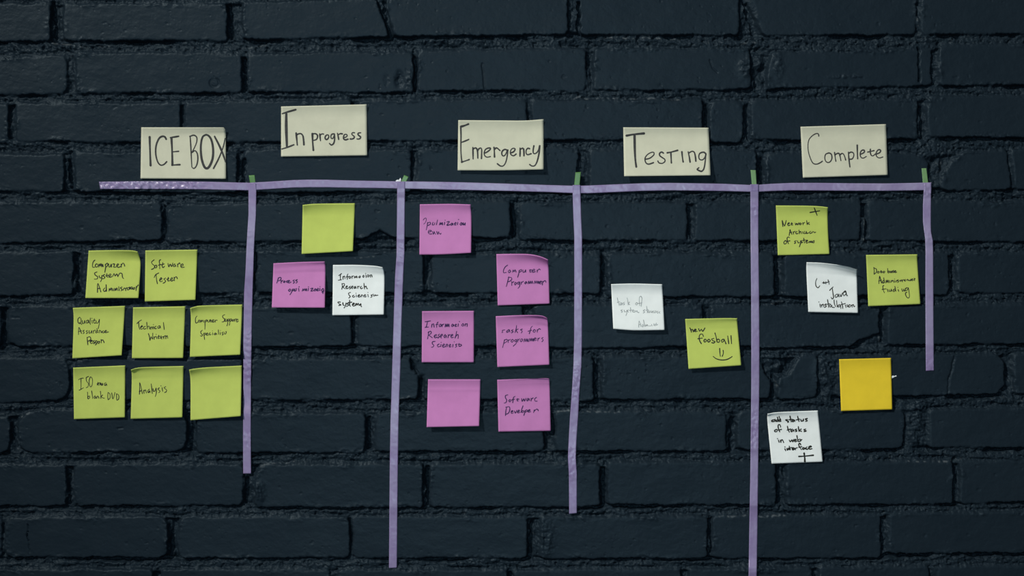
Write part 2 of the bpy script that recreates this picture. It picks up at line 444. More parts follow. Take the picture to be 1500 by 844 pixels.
XS, YS, H, PALE_MAP = build_wall()

def sampleH(px, py):
    px = np.asarray(px, float); py = np.asarray(py, float)
    i = np.clip(np.searchsorted(XS, px) - 1, 0, len(XS) - 2); j = np.clip(np.searchsorted(YS, py) - 1, 0, len(YS) - 2)
    u = np.clip((px - XS[i]) / (XS[i + 1] - XS[i]), 0, 1); v = np.clip((py - YS[j]) / (YS[j + 1] - YS[j]), 0, 1)
    return (H[j, i] * (1 - u) + H[j, i + 1] * u) * (1 - v) + (H[j + 1, i] * (1 - u) + H[j + 1, i + 1] * u) * v

def wall_mesh():
    nx, ny = len(XS), len(YS)
    X, Y = np.meshgrid(XS, YS)
    front = np.stack([(X - 750) / 1000, -H / 1000, ZC + (422 - Y) / 1000], -1).reshape(-1, 3)
    idx = np.arange(nx * ny).reshape(ny, nx)
    q = np.stack([idx[:-1, :-1], idx[1:, :-1], idx[1:, 1:], idx[:-1, 1:]], -1).reshape(-1, 4)
    rim = np.concatenate([idx[0, :-1], idx[:-1, -1], idx[-1, :0:-1], idx[:0:-1, 0]])
    back = front[rim].copy(); back[:, 1] = 0.25
    nb = len(front); m = len(rim)
    k = np.arange(m); kn = (k + 1) % m
    sides = np.stack([rim[k], rim[kn], nb + kn, nb + k], -1)
    verts = np.concatenate([front, back])
    loops = np.concatenate([q.reshape(-1), sides.reshape(-1), nb + k])
    starts = np.concatenate([np.arange(len(q) + m) * 4, [4 * (len(q) + m)]])
    me = bpy.data.meshes.new('wall_back')
    me.vertices.add(len(verts)); me.vertices.foreach_set('co', verts.reshape(-1).astype(np.float32))
    me.loops.add(len(loops)); me.loops.foreach_set('vertex_index', loops.astype(np.int32))
    me.polygons.add(len(starts)); me.polygons.foreach_set('loop_start', starts.astype(np.int32))
    me.update(calc_edges=True)
    sm = np.ones(len(starts), bool); sm[len(q):] = False
    me.polygons.foreach_set('use_smooth', sm)
    at = me.attributes.new('pale_marks', 'FLOAT', 'POINT')
    at.data.foreach_set('value', np.concatenate([PALE_MAP.reshape(-1), np.zeros(m)]).astype(np.float32))
    me.materials.append(M_WALL)
    me.validate()
    o = bpy.data.objects.new('wall_back', me); COL.objects.link(o)
    o['kind'] = 'structure'
    o['label'] = 'rough brick wall under thick dark blue-black paint'
    o['category'] = 'wall'
    return o
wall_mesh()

# ------------------------------------------------------------------ tapes
def sheet_mesh(name, PX, PY, DD, mat, thick=0.15, parent=None, split=None):
    """closed thin sheet from grids of pixel positions and distances to the wall"""
    ny, nx = PX.shape
    fr = [P(PX[j, i], PY[j, i], DD[j, i]) for j in range(ny) for i in range(nx)]
    bk = [(x, y + thick / 1000, z) for x, y, z in fr]
    n = nx * ny
    F = []; mi = []
    for j in range(ny - 1):
        for i in range(nx - 1):
            a = j * nx + i
            F.append((a, a + nx, a + nx + 1, a + 1)); mi.append(1 if split is not None and split(PX[j, i], PY[j, i]) else 0)
            F.append((n + a, n + a + 1, n + a + nx + 1, n + a + nx)); mi.append(0)
    rim = [i for i in range(nx)] + [j * nx + nx - 1 for j in range(1, ny)] + [(ny - 1) * nx + i for i in range(nx - 2, -1, -1)] + [j * nx for j in range(ny - 2, 0, -1)]
    for a, b in zip(rim, rim[1:] + rim[:1]):
        F.append((a, b, n + b, n + a)); mi.append(0)
    o = mesh_obj(name, fr + bk, F, mat, parent)
    # origin at the middle of the sheet
    c = Vector(np.mean(np.array(fr), 0))
    o.data.transform(__import__('mathutils').Matrix.Translation(-c)); o.location = c
    if split is not None:
        o.data.polygons.foreach_set('material_index', mi)
    bpy.context.view_layer.update()
    return o

def dilate(a, n):
    out = a.copy()
    for s in range(1, n + 1):
        out[s:] = np.maximum(out[s:], a[:-s]); out[:-s] = np.maximum(out[:-s], a[s:])
    return out

def blur(a, sig):
    r = int(sig * 3) + 1
    k = np.exp(-(np.arange(-r, r + 1) / sig) ** 2 / 2); k /= k.sum()
    return np.convolve(np.pad(a, r, mode='edge'), k, 'valid')

def tape(name, left, right, mat, lift=0.15, axis='y', step=1.5, wrinkle=None, seed=0, split=None, extra=None):
    """left/right edges as pixel polylines; runs along 'axis'"""
    L = np.array(left, float); R = np.array(right, float)
    def dens(Q, n):
        s = np.concatenate([[0], np.cumsum(np.hypot(*np.diff(Q, axis=0).T))]); t = np.linspace(0, s[-1], n)
        q = np.stack([np.interp(t, s, Q[:, 0]), np.interp(t, s, Q[:, 1])], -1)
        w = max(1, int(2 / step))
        for c in (0, 1):
            e0, e1 = q[0, c], q[-1, c]
            q[:, c] = blur(q[:, c] - np.linspace(e0, e1, n), w) + np.linspace(e0, e1, n)
        q[0] = Q[0]; q[-1] = Q[-1]
        return q
    length = np.hypot(*np.diff(L, axis=0).T).sum()
    n = max(8, int(length / step))
    l, r = dens(L, n), dens(R, n)
    m = 9
    u = np.linspace(0, 1, m)
    PX = l[:, None, 0] * (1 - u) + r[:, None, 0] * u
    PY = l[:, None, 1] * (1 - u) + r[:, None, 1] * u
    ue = np.linspace(-0.1, 1.1, 15)
    hs = sampleH(l[:, None, 0] * (1 - ue) + r[:, None, 0] * ue, l[:, None, 1] * (1 - ue) + r[:, None, 1] * ue).max(1)
    near = dilate(hs, 2)
    wide = blur(dilate(hs, 9), 4)
    follow = blur(dilate(hs, 4), 2.5)
    d = np.maximum(near, 0.3 * wide + 0.7 * follow)
    d = np.maximum(near, blur(d, 1.2)) + lift
    DD = np.repeat(d[:, None], m, 1)
    if wrinkle is not None:
        amp = np.array([wrinkle(a, b) for a, b in zip(PX.mean(1), PY.mean(1))])[:, None]
        DD = DD + amp * (0.5 + 0.5 * (fbm(PX / 6, PY / 6, 60 + seed, 3)))
    if extra is not None:
        DD = DD + np.array([[extra(PX[j, i], PY[j, i]) for i in range(m)] for j in range(n)])
    if axis == 'x':      # keep the front face looking at the camera
        PX, PY, DD = PX[:, ::-1], PY[:, ::-1], DD[:, ::-1]
        PX, PY, DD = PX.T[::-1], PY.T[::-1], DD.T[::-1]
    return sheet_mesh(name, PX, PY, DD, mat, 0.12, split=split)

# green tabs first (they run under the long strip)
for pts, lab in [
    (((364.5,257),(373,256.5),(374.5,270),(366.5,270)), 'short green tape tab right of the ICE BOX note, leftmost of the five'),
    (((592,256.5),(598.5,259),(593,271),(585.5,271)), 'tilted green tape tab beside a white paper bit, above the purple strip'),
    (((843,252.5),(851,252),(849,272),(841,272)), 'green tape tab between the Emergency and Testing notes, above the purple strip'),
    (((1099.5,249),(1107,249.5),(1108.5,272),(1101.5,272)), 'green tape tab between the Testing and Complete notes, above the purple strip'),
    (((1350,246.7),(1357,246.5),(1360,270),(1352,270)), 'tall pale green tape tab at the right end of the purple strip'),
]:
    (a, b, c, e) = pts
    o = tape('green_tape_tab', [a, e], [b, c], M_GREEN2 if a[0] > 1000 else M_GREEN, lift=0.1, seed=3)
    tag(o, lab, 'tape', 'green tape tabs along the horizontal strip')

HT = [(145,266.3),(200,265.6),(260,265.8),(300,266.2),(330,267),(365,267.8),(400,265.8),(430,263.8),(455,263.2),(480,263.4),(520,264.6),(560,265.3),(583,265.8),(620,266),(680,267.2),(740,269),(800,271),(845,272.3),(862,271.8),(900,270.2),(940,268.6),(980,268),(1020,268.6),(1060,269.3),(1098,271),(1108,271),(1130,269.3),(1160,268),(1200,268),(1250,268.6),(1300,268.8),(1340,268),(1364.5,267.3)]
HB = [(146.8,277),(200,277),(260,277.2),(300,277.5),(330,278.3),(365,279),(400,276.8),(430,275),(455,274.5),(480,274.6),(520,275.4),(560,275.8),(583,276.4),(620,277),(680,278.6),(740,279.8),(800,281.4),(845,283.2),(862,283.2),(900,281.6),(940,279.8),(980,279),(1020,279.4),(1060,280),(1098,281),(1108,281),(1130,280),(1160,279),(1200,279.2),(1250,279.6),(1300,279.6),(1340,279),(1364.5,278.6)]
o = tape('tape_strip', HT, HB, M_TAPE, lift=0.4, axis='x', seed=1,
         wrinkle=lambda x, y: 2.3 * float(sstep(315, 270, x)) + 0.4 + 0.8 * float(noise(x / 40.0, 0.3, 77)) ** 2)
tag(o, 'long horizontal strip of lilac tape running under the five heading notes', 'tape')

def vt(left, right, label, seed, top_double=None, wr=None):
    ov = lambda x, y: 0.75 * float(sstep(292, 284, y))
    o = tape('tape_strip', left, right, [M_TAPE, M_TAPE2] if top_double else M_TAPE, lift=0.25, seed=seed, extra=ov,
             wrinkle=wr or (lambda x, y: 0.3), split=(lambda x, y: y < top_double) if top_double else None)
    tag(o, label, 'tape', 'vertical lilac tape strips')

def bumps(*zones):
    def f(x, y):
        a = 0.35
        for y0, y1, s in zones:
            a += 2.0 * s * float(sstep(y0 - 6, y0 + 2, y) * sstep(y1 + 6, y1 - 2, y))
        return a
    return f

vt([(364,269),(364,279),(364,315),(362.5,337),(361,365),(359.5,400),(357.5,430),(357,470),(356.5,500),(356.5,560),(356,640),(356.2,694)],
   [(375,269),(375.5,279),(375,315),(373.5,337),(372,365),(371,400),(370,430),(369,470),(368.5,500),(367.8,560),(367.3,640),(367.8,694)],
   'shiny lilac vertical tape strip hanging right of the lime notes, below the ICE BOX note', 11, 270.5, bumps((335, 345, .5), (485, 560, .8), (635, 660, .5)))
vt([(582,266),(581.8,276),(581.5,320),(580.8,375),(579,400),(577.5,440),(576.4,480),(574.5,540),(573.3,580),(572,620),(571,680),(570.3,760),(569.8,832.5)],
   [(593.3,266),(593.3,276),(592.8,320),(592.3,375),(591,400),(589.5,440),(588,480),(586.5,540),(585,580),(583.8,620),(582.8,680),(582,760),(581.3,832)],
   'lilac vertical tape strip ending lowest of those with free ends, left of the pink notes', 12, 276.5, bumps((360, 385, .6), (408, 418, .4)))
vt([(839,271),(838.7,279),(840,320),(841.2,345),(841.3,400),(841,500),(840,535),(838,570),(835,610),(833,645),(832,670),(833.3,695),(833.8,753)],
   [(850,271),(850.3,279),(851.5,320),(852.7,345),(852.8,400),(852.5,500),(851.8,535),(849,570),(847,610),(844.5,645),(843.5,670),(845,695),(845,752)],
   'kinked lilac vertical tape strip between the pink notes and the faint white note', 13, 278.5, bumps((535, 580, .6), (655, 672, .5), (692, 700, .7)))
vt([(1099,270),(1099.2,280),(1099.5,350),(1100.3,430),(1100.5,500),(1100.5,560),(1100,620),(1099,700),(1097.5,780),(1096.3,860),(1095.5,905)],
   [(1111,270),(1111.2,280),(1111,350),(1112,430),(1112.5,500),(1112.4,560),(1111.6,620),(1110.5,700),(1109.5,780),(1108.2,860),(1107.5,905)],
   'longest lilac vertical tape strip, right of the smiley note, running past the bottom edge', 14, 279.5, bumps((300, 315, .5), (600, 660, .6)))
vt([(1354,268),(1353,281),(1352,300),(1352,325),(1353,333),(1355.2,350),(1355.8,370),(1355.6,420),(1355.8,470),(1356,510),(1356.3,543.5)],
   [(1364,268),(1364,281),(1363.8,300),(1363.6,325),(1364,340),(1366.6,353),(1367,370),(1367.3,420),(1367.5,470),(1367.8,510),(1368,543)],
   'shortest lilac vertical tape strip, rightmost, with a sharp kink near its top', 15, None, bumps((270, 285, .8), (335, 352, .5), (530, 543, .4)))

# ------------------------------------------------------------------ sticky notes
def resample(pts, t):
    Q = np.array(pts, float)
    s = np.concatenate([[0], np.cumsum(np.hypot(*np.diff(Q, axis=0).T))]); s /= s[-1]
    if len(Q) < 3:
        return np.stack([np.interp(t, s, Q[:, 0]), np.interp(t, s, Q[:, 1])], -1)
    # Catmull-Rom through the points
    Qe = np.vstack([2 * Q[0] - Q[1], Q, 2 * Q[-1] - Q[-2]])
    out = []
    for v in t:
        i = min(max(np.searchsorted(s, v, 'right') - 1, 0), len(Q) - 2)
        f = (v - s[i]) / max(s[i + 1] - s[i], 1e-9)
        p0, p1, p2, p3 = Qe[i], Qe[i + 1], Qe[i + 2], Qe[i + 3]
        out.append(0.5 * (2 * p1 + (p2 - p0) * f + (2 * p0 - 5 * p1 + 4 * p2 - p3) * f * f + (3 * p1 - p0 - 3 * p2 + p3) * f ** 3))
    return np.array(out)

def spline(pts, seg=5):
    Q = np.array(pts, float)
    if len(Q) == 2:
        return Q[0] + (Q[1] - Q[0]) * np.linspace(0, 1, 4)[:, None]
    Qe = np.vstack([2 * Q[0] - Q[1], Q, 2 * Q[-1] - Q[-2]])
    out = []
    for i in range(len(Q) - 1):
        p0, p1, p2, p3 = Qe[i:i + 4]
        for f in np.linspace(0, 1, seg, endpoint=False):
            out.append(0.5 * (2 * p1 + (p2 - p0) * f + (2 * p0 - 5 * p1 + 4 * p2 - p3) * f * f + (3 * p1 - p0 - 3 * p2 + p3) * f ** 3))
    out.append(Q[-1])
    return np.array(out)

def note(name, org, sc, top, right, bottom, left, mat, label, group, lift, curl, words=(), ink=None, pen=1.1, crease=None):
    """edge polylines in crop coordinates: top tl->tr, right tr->br, bottom bl->br, left tl->bl
       lift: mm off the wall at bottom left/right; curl: mm off the wall at top left/right"""
    cv = lambda Q: [(org[0] + x / sc, org[1] + y / sc) for x, y in Q]
    top, right, bottom, left = cv(top), cv(right), cv(bottom), cv(left)
    N = 37
    t = np.linspace(0, 1, N)
    T, Bm, L, R = resample(top, t), resample(bottom, t), resample(left, t), resample(right, t)
    U, V = np.meshgrid(t, t)
    def coons(c):
        a = (1 - V) * T[None, :, c] + V * Bm[None, :, c]
        b = (1 - U) * L[:, None, c] + U * R[:, None, c]
        e = (1 - U) * (1 - V) * T[0, c] + U * (1 - V) * T[-1, c] + (1 - U) * V * Bm[0, c] + U * V * Bm[-1, c]
        return a + b - e
    PX, PY = coons(0), coons(1)
    sd = hash_seed(label)
    def dist(u, v):
        low = 1.2 * (lift[0] * (1 - u) + lift[1] * u) * np.clip(v - 0.1, 0, 1) ** 1.4 / 0.9 ** 1.4
        cu = curl[0] * (1 - u) ** 1.3 + curl[1] * u ** 1.3
        hi = (cu * 1.7 + 2.3) * np.clip(1 - v / 0.24, 0, 1) ** 1.8
        w = 0.35 * noise(u * 2.3, v * 2.0, sd)
        if crease: w = w + 0.5 * np.exp(-((v - crease) / 0.03) ** 2)
        return low + hi + w
    DD = dist(U, V)
    d0 = float((sampleH(PX, PY) - DD).max()) + 0.3
    d0 = max(d0, float(np.percentile(sampleH(PX, PY), 80)))
    o = sheet_mesh('paper_sheet' if words else name, PX, PY, DD + d0, mat, 0.2)
    root = o
    if words:
        root = bpy.data.objects.new(name, None); COL.objects.link(root)
        root.empty_display_size = 0.02
        root.location = o.location.copy()
    tag(root, label, 'sticky note', group)
    bvh = BVHTree.FromPolygons([o.matrix_world @ v.co for v in o.data.vertices], [tuple(p.vertices) for p in o.data.polygons])
    eye = Vector((0, -D, ZC))
    def on_paper(p):
        tgt = Vector(P(p[0], p[1], 0)); h = bvh.ray_cast(eye, (tgt - eye).normalized())[0]
        if h is None: h = bvh.find_nearest(Vector(P(p[0], p[1], d0 + 3)))[0]
        return (h.x, h.y - 0.00016, h.z)
    for wd in words:
        part = 'handwriting'
        if ':' in wd: part, wd = wd.split(':')
        vs, fs = [], []
        w = pen * 1.05
        rng = np.random.RandomState(len(wd))
        for st in wd.split('/'):
            tk = st.split()
            if tk[0][0] == 'w': w = float(tk[0][1:]) * 1.08; tk = tk[1:]
            q = np.array(list(map(float, tk))).reshape(-1, 2) / sc + np.array(org)
            c = spline(q)
            tan = np.gradient(c, axis=0); tan /= np.maximum(np.hypot(tan[:, 0], tan[:, 1]), 1e-6)[:, None]
            nor = np.stack([-tan[:, 1], tan[:, 0]], -1)
            n = len(c)
            hw = w / 2 * (1 + 0.16 * np.sin(np.linspace(0, 5, n) + rng.rand() * 6))
            ends = [(c[0] - tan[0] * hw[0] * 0.7, 0.45 * hw[0], nor[0])] + [(c[i], hw[i], nor[i]) for i in range(n)] + [(c[-1] + tan[-1] * hw[-1] * 0.7, 0.45 * hw[-1], nor[-1])]
            b0 = len(vs)
            for pt, h, nn in ends:
                for sgn in (-1, 1):
                    p = pt + nn * h * sgn
                    vs.append(on_paper(p))
            for i in range(len(ends) - 1):
                a = b0 + 2 * i
                fs.append((a, a + 2, a + 3, a + 1))
        c0 = root.location
        h = mesh_obj(part, [(x - c0.x, y - c0.y, z - c0.z) for x, y, z in vs], fs, ink, None, smooth=False)
        h.parent = root
    if words:
        o.location = (0, 0, 0); o.parent = root
    return root

def hash_seed(s):
    return sum(ord(c) * (i + 1) for i, c in enumerate(s)) % 97

def quad(tl, tr, br, bl, top=(), right=(), bottom=(), left=()):
    return ([tl, *top, tr], [tr, *right, br], [bl, *bottom, br], [tl, *left, bl])

GC, GL, GP, GW = 'cream heading notes above the tape', 'lime green sticky notes', 'pink sticky notes', 'white sticky notes'
K9, K8, KH = 9.38, 8.3333, 8.887

# --- headings
note('sticky_note', (200,145), 6.494, *quad((45,270),(828,271),(850,760),(38,757), right=[(845,300),(849,400)]), M_CREAM,
     'cream heading note reading ICE BOX, above the left end of the purple tape', GC, (2.0,3.0), (0.5,1.8),
     ['w2.8 125 360 128 480 134 635 / w2.3 283 385 270 362 245 356 215 375 190 430 182 490 187 550 205 605 232 630 262 622 288 596 / w2.9 332 368 338 480 342 630 / w2.2 320 368 360 362 402 355 / w1.8 345 503 402 498 / w2.2 335 630 375 627 414 625',
      'w1.7 510 355 518 480 526 650 / 505 357 545 345 572 365 572 410 550 465 525 512 / 530 510 555 492 578 520 583 575 572 630 550 660 532 655 / w2.9 660 340 630 360 614 420 612 500 622 580 645 645 672 660 700 630 725 560 728 470 712 390 685 350 660 340 / w2.5 742 355 790 450 820 520 848 600 / w2 844 375 820 470 780 570 732 662'], INK_MARKER)
note('sticky_note', (400,145), KH, *quad((105,98),(1218,70),(1224,735),(104,750)), M_CREAM,
     'cream heading note reading In progress, highest of the five headings', GC, (2.0,3.0), (0.4,0.8),
     ['w2.3 120 192 180 172 298 138 / w3.5 172 190 172 380 180 620 / w2 112 652 180 632 272 596 / w2.3 300 442 308 520 316 602 / 302 470 330 455 362 452 388 480 398 540 402 598',
      'w2.6 512 450 516 560 525 670 / w1.9 508 455 550 452 575 470 578 500 560 530 520 540 / 606 452 612 500 618 545 / 610 475 635 455 658 458 / 700 468 682 485 678 512 692 528 712 520 725 495 718 470 700 468 / 795 455 765 460 752 490 762 515 782 510 800 470 / 800 455 802 520 790 575 760 600 732 578 / 838 445 848 490 855 530 / 845 470 875 452 905 455 / 915 505 945 498 965 480 955 462 930 465 918 490 920 520 945 532 978 522 / 1062 440 1035 440 1025 458 1040 475 1058 490 1050 512 1025 522 1002 520 / 1142 440 1112 445 1105 462 1122 480 1140 495 1132 515 1110 522 1090 520'], INK_MARKER)
note('sticky_note', (660,165), KH, *quad((100,98),(1210,86),(1210,740),(92,752), top=[(650,102),(960,103)], bottom=[(650,752)]), M_CREAM,
     'cream heading note reading Emergency, middle one of the five headings', GC, (3.0,6.0), (0.4,0.8),
     ['w2 132 178 136 300 134 450 138 560 148 650 / w2.7 134 183 180 170 235 148 / w1.9 140 388 190 370 240 348 / 140 645 190 630 245 610 / w2 290 452 292 530 294 605 / 292 480 315 462 335 465 350 500 355 595 / 350 500 370 470 395 462 405 490 402 600 / w1.8 440 530 480 510 515 480 515 462 490 462 455 480 438 520 445 560 475 580 520 572 / w2.1 565 450 570 510 572 580 / 570 480 600 460 645 495 / w1.9 740 490 705 480 672 505 668 545 690 565 715 545 735 500 / 745 485 738 560 720 640 690 690 650 695 608 665 / 785 525 820 510 840 480 825 465 795 475 778 510 785 545 820 562 855 538 / w2.1 905 460 905 515 903 570 / 905 485 930 465 950 475 955 520 955 565 / w2 1030 470 1005 465 985 490 985 530 1005 548 1050 535 / 1085 430 1075 490 1080 530 1110 530 1145 490 1160 430 / 1162 430 1150 540 1125 640 1095 690 1060 695 1028 675'], INK_MARKER)
note('sticky_note', (900,175), KH, *quad((115,103),(1226,108),(1252,728),(127,740)), M_CREAM,
     'cream heading note reading Testing, casting a broad shadow onto the wall below', GC, (9.0,10.0), (0.4,0.4),
     ['w2.9 155 212 250 195 388 182 / w3 262 210 265 380 272 520 285 620 / w1.8 400 520 460 505 510 465 515 435 490 427 440 450 405 490 398 530 415 570 450 582 510 562 / w1.9 640 440 615 425 590 440 590 470 620 495 655 520 655 550 620 572 580 565 565 540 / w2.2 685 435 740 425 825 402 / 735 430 738 500 742 568 / 878 420 885 490 895 555 / w2 960 420 975 490 985 558 / 965 440 1010 415 1040 430 1055 490 1060 545 / 1190 445 1160 427 1115 440 1098 480 1110 520 1150 525 1180 490 1192 450 / 1190 460 1180 560 1165 640 1135 675 1100 665 1078 650 1100 628'], INK_MARKER)
note('sticky_note', (1160,172), KH, *quad((112,122),(1225,88),(1247,750),(143,785)), M_CREAM,
     'cream heading note reading Complete, rightmost of the five headings', GC, (2.0,2.5), (0.4,0.6),
     ['w1.5 350 245 345 218 320 210 270 235 225 285 210 350 212 430 232 510 262 580 290 605 325 608 365 592 398 570 / w1.7 475 465 440 480 428 525 440 570 470 588 500 575 520 535 515 485 490 465 470 465 / 555 455 562 510 572 572 / 560 490 590 470 612 470 625 500 638 565 / 620 495 650 470 672 480 690 520 700 556 / w1.8 735 450 742 540 755 648 / 735 470 770 452 800 465 805 500 785 540 748 545 / w2 850 360 852 450 856 540 / w1.7 895 480 935 460 945 435 925 425 900 440 888 480 900 520 930 530 970 508 / 1022 412 1020 450 1030 490 1055 500 1088 475 / 985 452 1030 442 1070 432 / 1100 478 1140 460 1155 435 1140 420 1115 430 1095 470 1105 510 1140 528 1185 515'], INK_MARKER)

# --- lime notes on the left
note('sticky_note', (120,360), K8, *quad((82,60),(680,72),(690,640),(42,640), top=[(350,55),(600,57)], right=[(712,175),(713,300)]), M_LIME,
     'lime sticky note reading Computer System Administrator, its top right corner curled', GL, (7.0,7.5), (0.8,6.0),
     ['160 175 140 195 130 230 132 262 155 262 / 180 220 165 235 168 258 188 258 198 235 180 220 / 205 262 212 222 222 250 232 218 245 258 252 225 262 258 / 285 225 290 260 280 325 / 283 240 305 215 318 225 305 255 290 258 / 328 222 328 255 345 258 358 225 362 262 / 375 225 400 225 388 262 420 258 / 425 248 450 230 435 222 425 245 445 265 470 255 / 478 225 480 262 / 480 240 500 212 515 225 522 250',
      '185 320 155 335 165 360 192 380 185 405 150 408 / 210 365 218 390 235 392 / 245 362 240 410 228 440 / 280 350 258 365 280 385 270 400 250 405 / 290 368 320 362 / 305 340 302 375 322 385 / 330 375 355 360 348 345 330 360 338 385 365 378 / 375 375 392 340 405 370 425 345 440 378 / 440 372 465 335 490 345 495 385 510 402',
      '190 570 195 460 232 565 / 190 525 225 520 / 280 515 262 540 275 558 295 540 295 475 / 297 475 300 558 / 330 555 335 520 345 545 358 515 368 550 / 378 520 385 550 / 400 550 402 520 415 545 425 515 438 548 / 450 500 455 548 / 492 505 470 515 490 535 478 552 / 500 545 515 520 530 520 / 530 520 535 550 / 535 530 550 510 / 575 510 555 520 558 540 578 530 580 505 590 530 / 600 525 592 510 615 505 608 530 600 525 / 630 515 620 530 640 530 645 510 632 512 / 660 550 665 495 / 665 515 685 480 690 485'], INK_BLACK, 1.25)
note('sticky_note', (120,360), K8, *quad((775,58),(1410,48),(1385,662),(768,682)), M_LIME,
     'lime sticky note reading Software Tester, topmost right of the left cluster', GL, (2.5,7.0), (1.5,1.5),
     ['882 172 850 200 862 225 885 245 880 275 848 290 / 905 235 888 255 900 272 915 255 905 235 / 962 170 945 185 948 230 950 282 / 930 240 965 228 / 988 205 980 245 990 268 1010 250 / 968 235 1005 222 / 1050 215 1060 258 1078 225 1095 255 1110 210 / 1135 222 1115 240 1125 258 1142 235 1145 255 / 1165 222 1170 258 / 1168 235 1190 210 1200 225 / 1205 255 1235 240 1228 222 1208 240 1215 265 1250 262',
      '882 390 900 355 940 332 / 905 350 912 420 922 465 / 945 425 975 405 965 392 948 420 960 440 985 430 / 1022 395 1000 408 1022 430 1008 450 990 458 / 1035 410 1065 400 / 1055 385 1050 430 1075 425 / 1080 420 1108 400 1095 390 1082 415 1095 432 1118 418 / 1125 385 1130 428 / 1128 400 1148 378 1160 390 1165 405'], INK_BLACK, 1.2)
note('sticky_note', (100,440), K8, *quad((57,92),(693,68),(652,672),(50,710), left=[(65,250)]), M_LIME,
     'lime sticky note reading Quality Assurance Person, with its right side lifting off the wall', GL, (3.0,8.0), (0.8,0.6),
     ['w1 140 205 118 230 120 268 138 285 155 260 155 225 138 205 / 135 270 165 295 / 170 245 172 280 190 280 200 245 205 282 / 240 240 218 255 225 280 242 265 245 240 252 278 / 270 215 265 270 270 295 / 290 245 292 280 / 288 218 290 222 / 318 225 310 265 320 280 335 275 / 305 248 330 242 / 340 250 342 275 362 275 380 235 / 380 232 378 290 365 345',
      '125 420 130 330 162 405 / 122 385 160 372 / 195 365 178 378 195 392 182 408 / 235 368 218 378 235 392 220 408 / 255 370 255 400 275 395 285 368 288 402 / 305 370 308 402 / 305 382 325 365 330 370 / 355 370 335 385 342 400 358 385 362 395 / 348 345 358 375 / 378 400 380 368 398 375 402 398 / 430 372 412 385 425 398 440 390 445 375 / 445 385 468 375 460 365 445 382 455 395 492 385',
      'w1.2 230 450 235 500 240 545 / 228 455 262 445 275 470 260 492 238 500 / 268 510 292 495 282 488 268 508 280 528 300 518 / 322 490 302 502 322 518 308 530 / 340 492 328 515 345 522 355 500 340 492 / 330 545 350 530 / 375 500 358 515 372 528 382 508 375 500 / 402 478 402 520 / 402 498 420 482 432 500 438 518'], INK_BLACK, 1.05)
note('sticky_note', (180,440), K8, *quad((125,87),(762,73),(735,705),(110,708)), M_LIME,
     'lime sticky note reading Technical Writer, centre of the left cluster', GL, (3.0,4.5), (1.8,1.5),
     ['172 285 195 260 228 240 / 192 265 196 320 205 355 / 212 335 238 320 232 310 215 330 222 352 245 345 / 275 318 252 330 260 352 282 345 / 292 268 294 310 300 352 / 296 330 318 315 328 352 / 338 325 342 355 / 340 335 358 325 362 350 / 370 320 378 350 / 372 295 374 298 / 408 315 388 328 395 348 412 342 / 445 310 425 325 435 342 450 330 452 310 458 338 / 495 270 500 315 505 358',
      '312 405 325 450 330 490 345 445 362 475 365 400 / 378 445 382 478 / 380 458 400 440 / 408 440 415 470 / 405 415 408 418 / 438 425 430 465 450 462 / 425 445 455 440 / 465 455 490 445 / 468 432 462 462 480 470 / 495 440 500 470 / 498 450 515 430 / 522 430 525 470 / 525 450 542 432 548 465'], INK_BLACK, 1.1)
note('sticky_note', (180,440), K8, *quad((822,95),(1458,52),(1432,665),(818,692), top=[(880,77),(980,64)], left=[(830,250)]), M_LIME,
     'lime sticky note reading Computer Support Specialist, beside the first vertical tape strip', GL, (3.0,6.0), (3.0,1.0),
     ['905 192 888 215 885 255 895 278 918 265 / 932 240 920 255 930 268 942 255 932 240 / 950 270 955 240 965 262 975 240 988 268 / 1000 245 1003 300 1000 355 / 1000 255 1020 238 1025 252 1005 268 / 1035 240 1038 265 1055 262 1060 238 / 1070 235 1068 262 1085 262 / 1060 250 1085 245 / 1090 258 1110 245 1102 235 1090 250 1098 268 1118 260 / 1125 238 1128 268 / 1126 250 1145 240 1150 248',
      '1245 175 1218 190 1222 212 1242 230 1235 258 1210 265 / 1250 225 1250 255 1265 255 1272 225 1275 250 / 1278 235 1280 280 1270 312 / 1280 240 1298 225 1300 242 1285 255 / 1305 235 1305 280 1298 305 / 1305 240 1322 225 1325 245 1310 258 / 1345 232 1332 248 1345 255 1352 238 1345 232 / 1362 230 1365 258 / 1362 240 1378 225 / 1392 222 1385 255 1395 265 1410 250 / 1378 242 1410 232',
      '970 365 950 385 958 410 972 420 962 438 945 432 / 985 400 992 440 998 480 / 988 410 1005 398 1010 412 992 428 / 1015 420 1035 408 1028 398 1016 415 1025 430 1045 422 / 1068 395 1052 408 1060 422 1078 415 / 1095 395 1098 422 / 1092 372 1094 375 / 1130 395 1115 412 1125 422 1138 402 1145 420 / 1165 360 1168 418 / 1188 390 1190 420 / 1190 368 1191 370 / 1225 388 1208 398 1225 412 1212 425 / 1235 388 1240 410 1255 408 1262 385 1255 382'], INK_BLACK, 1.0)
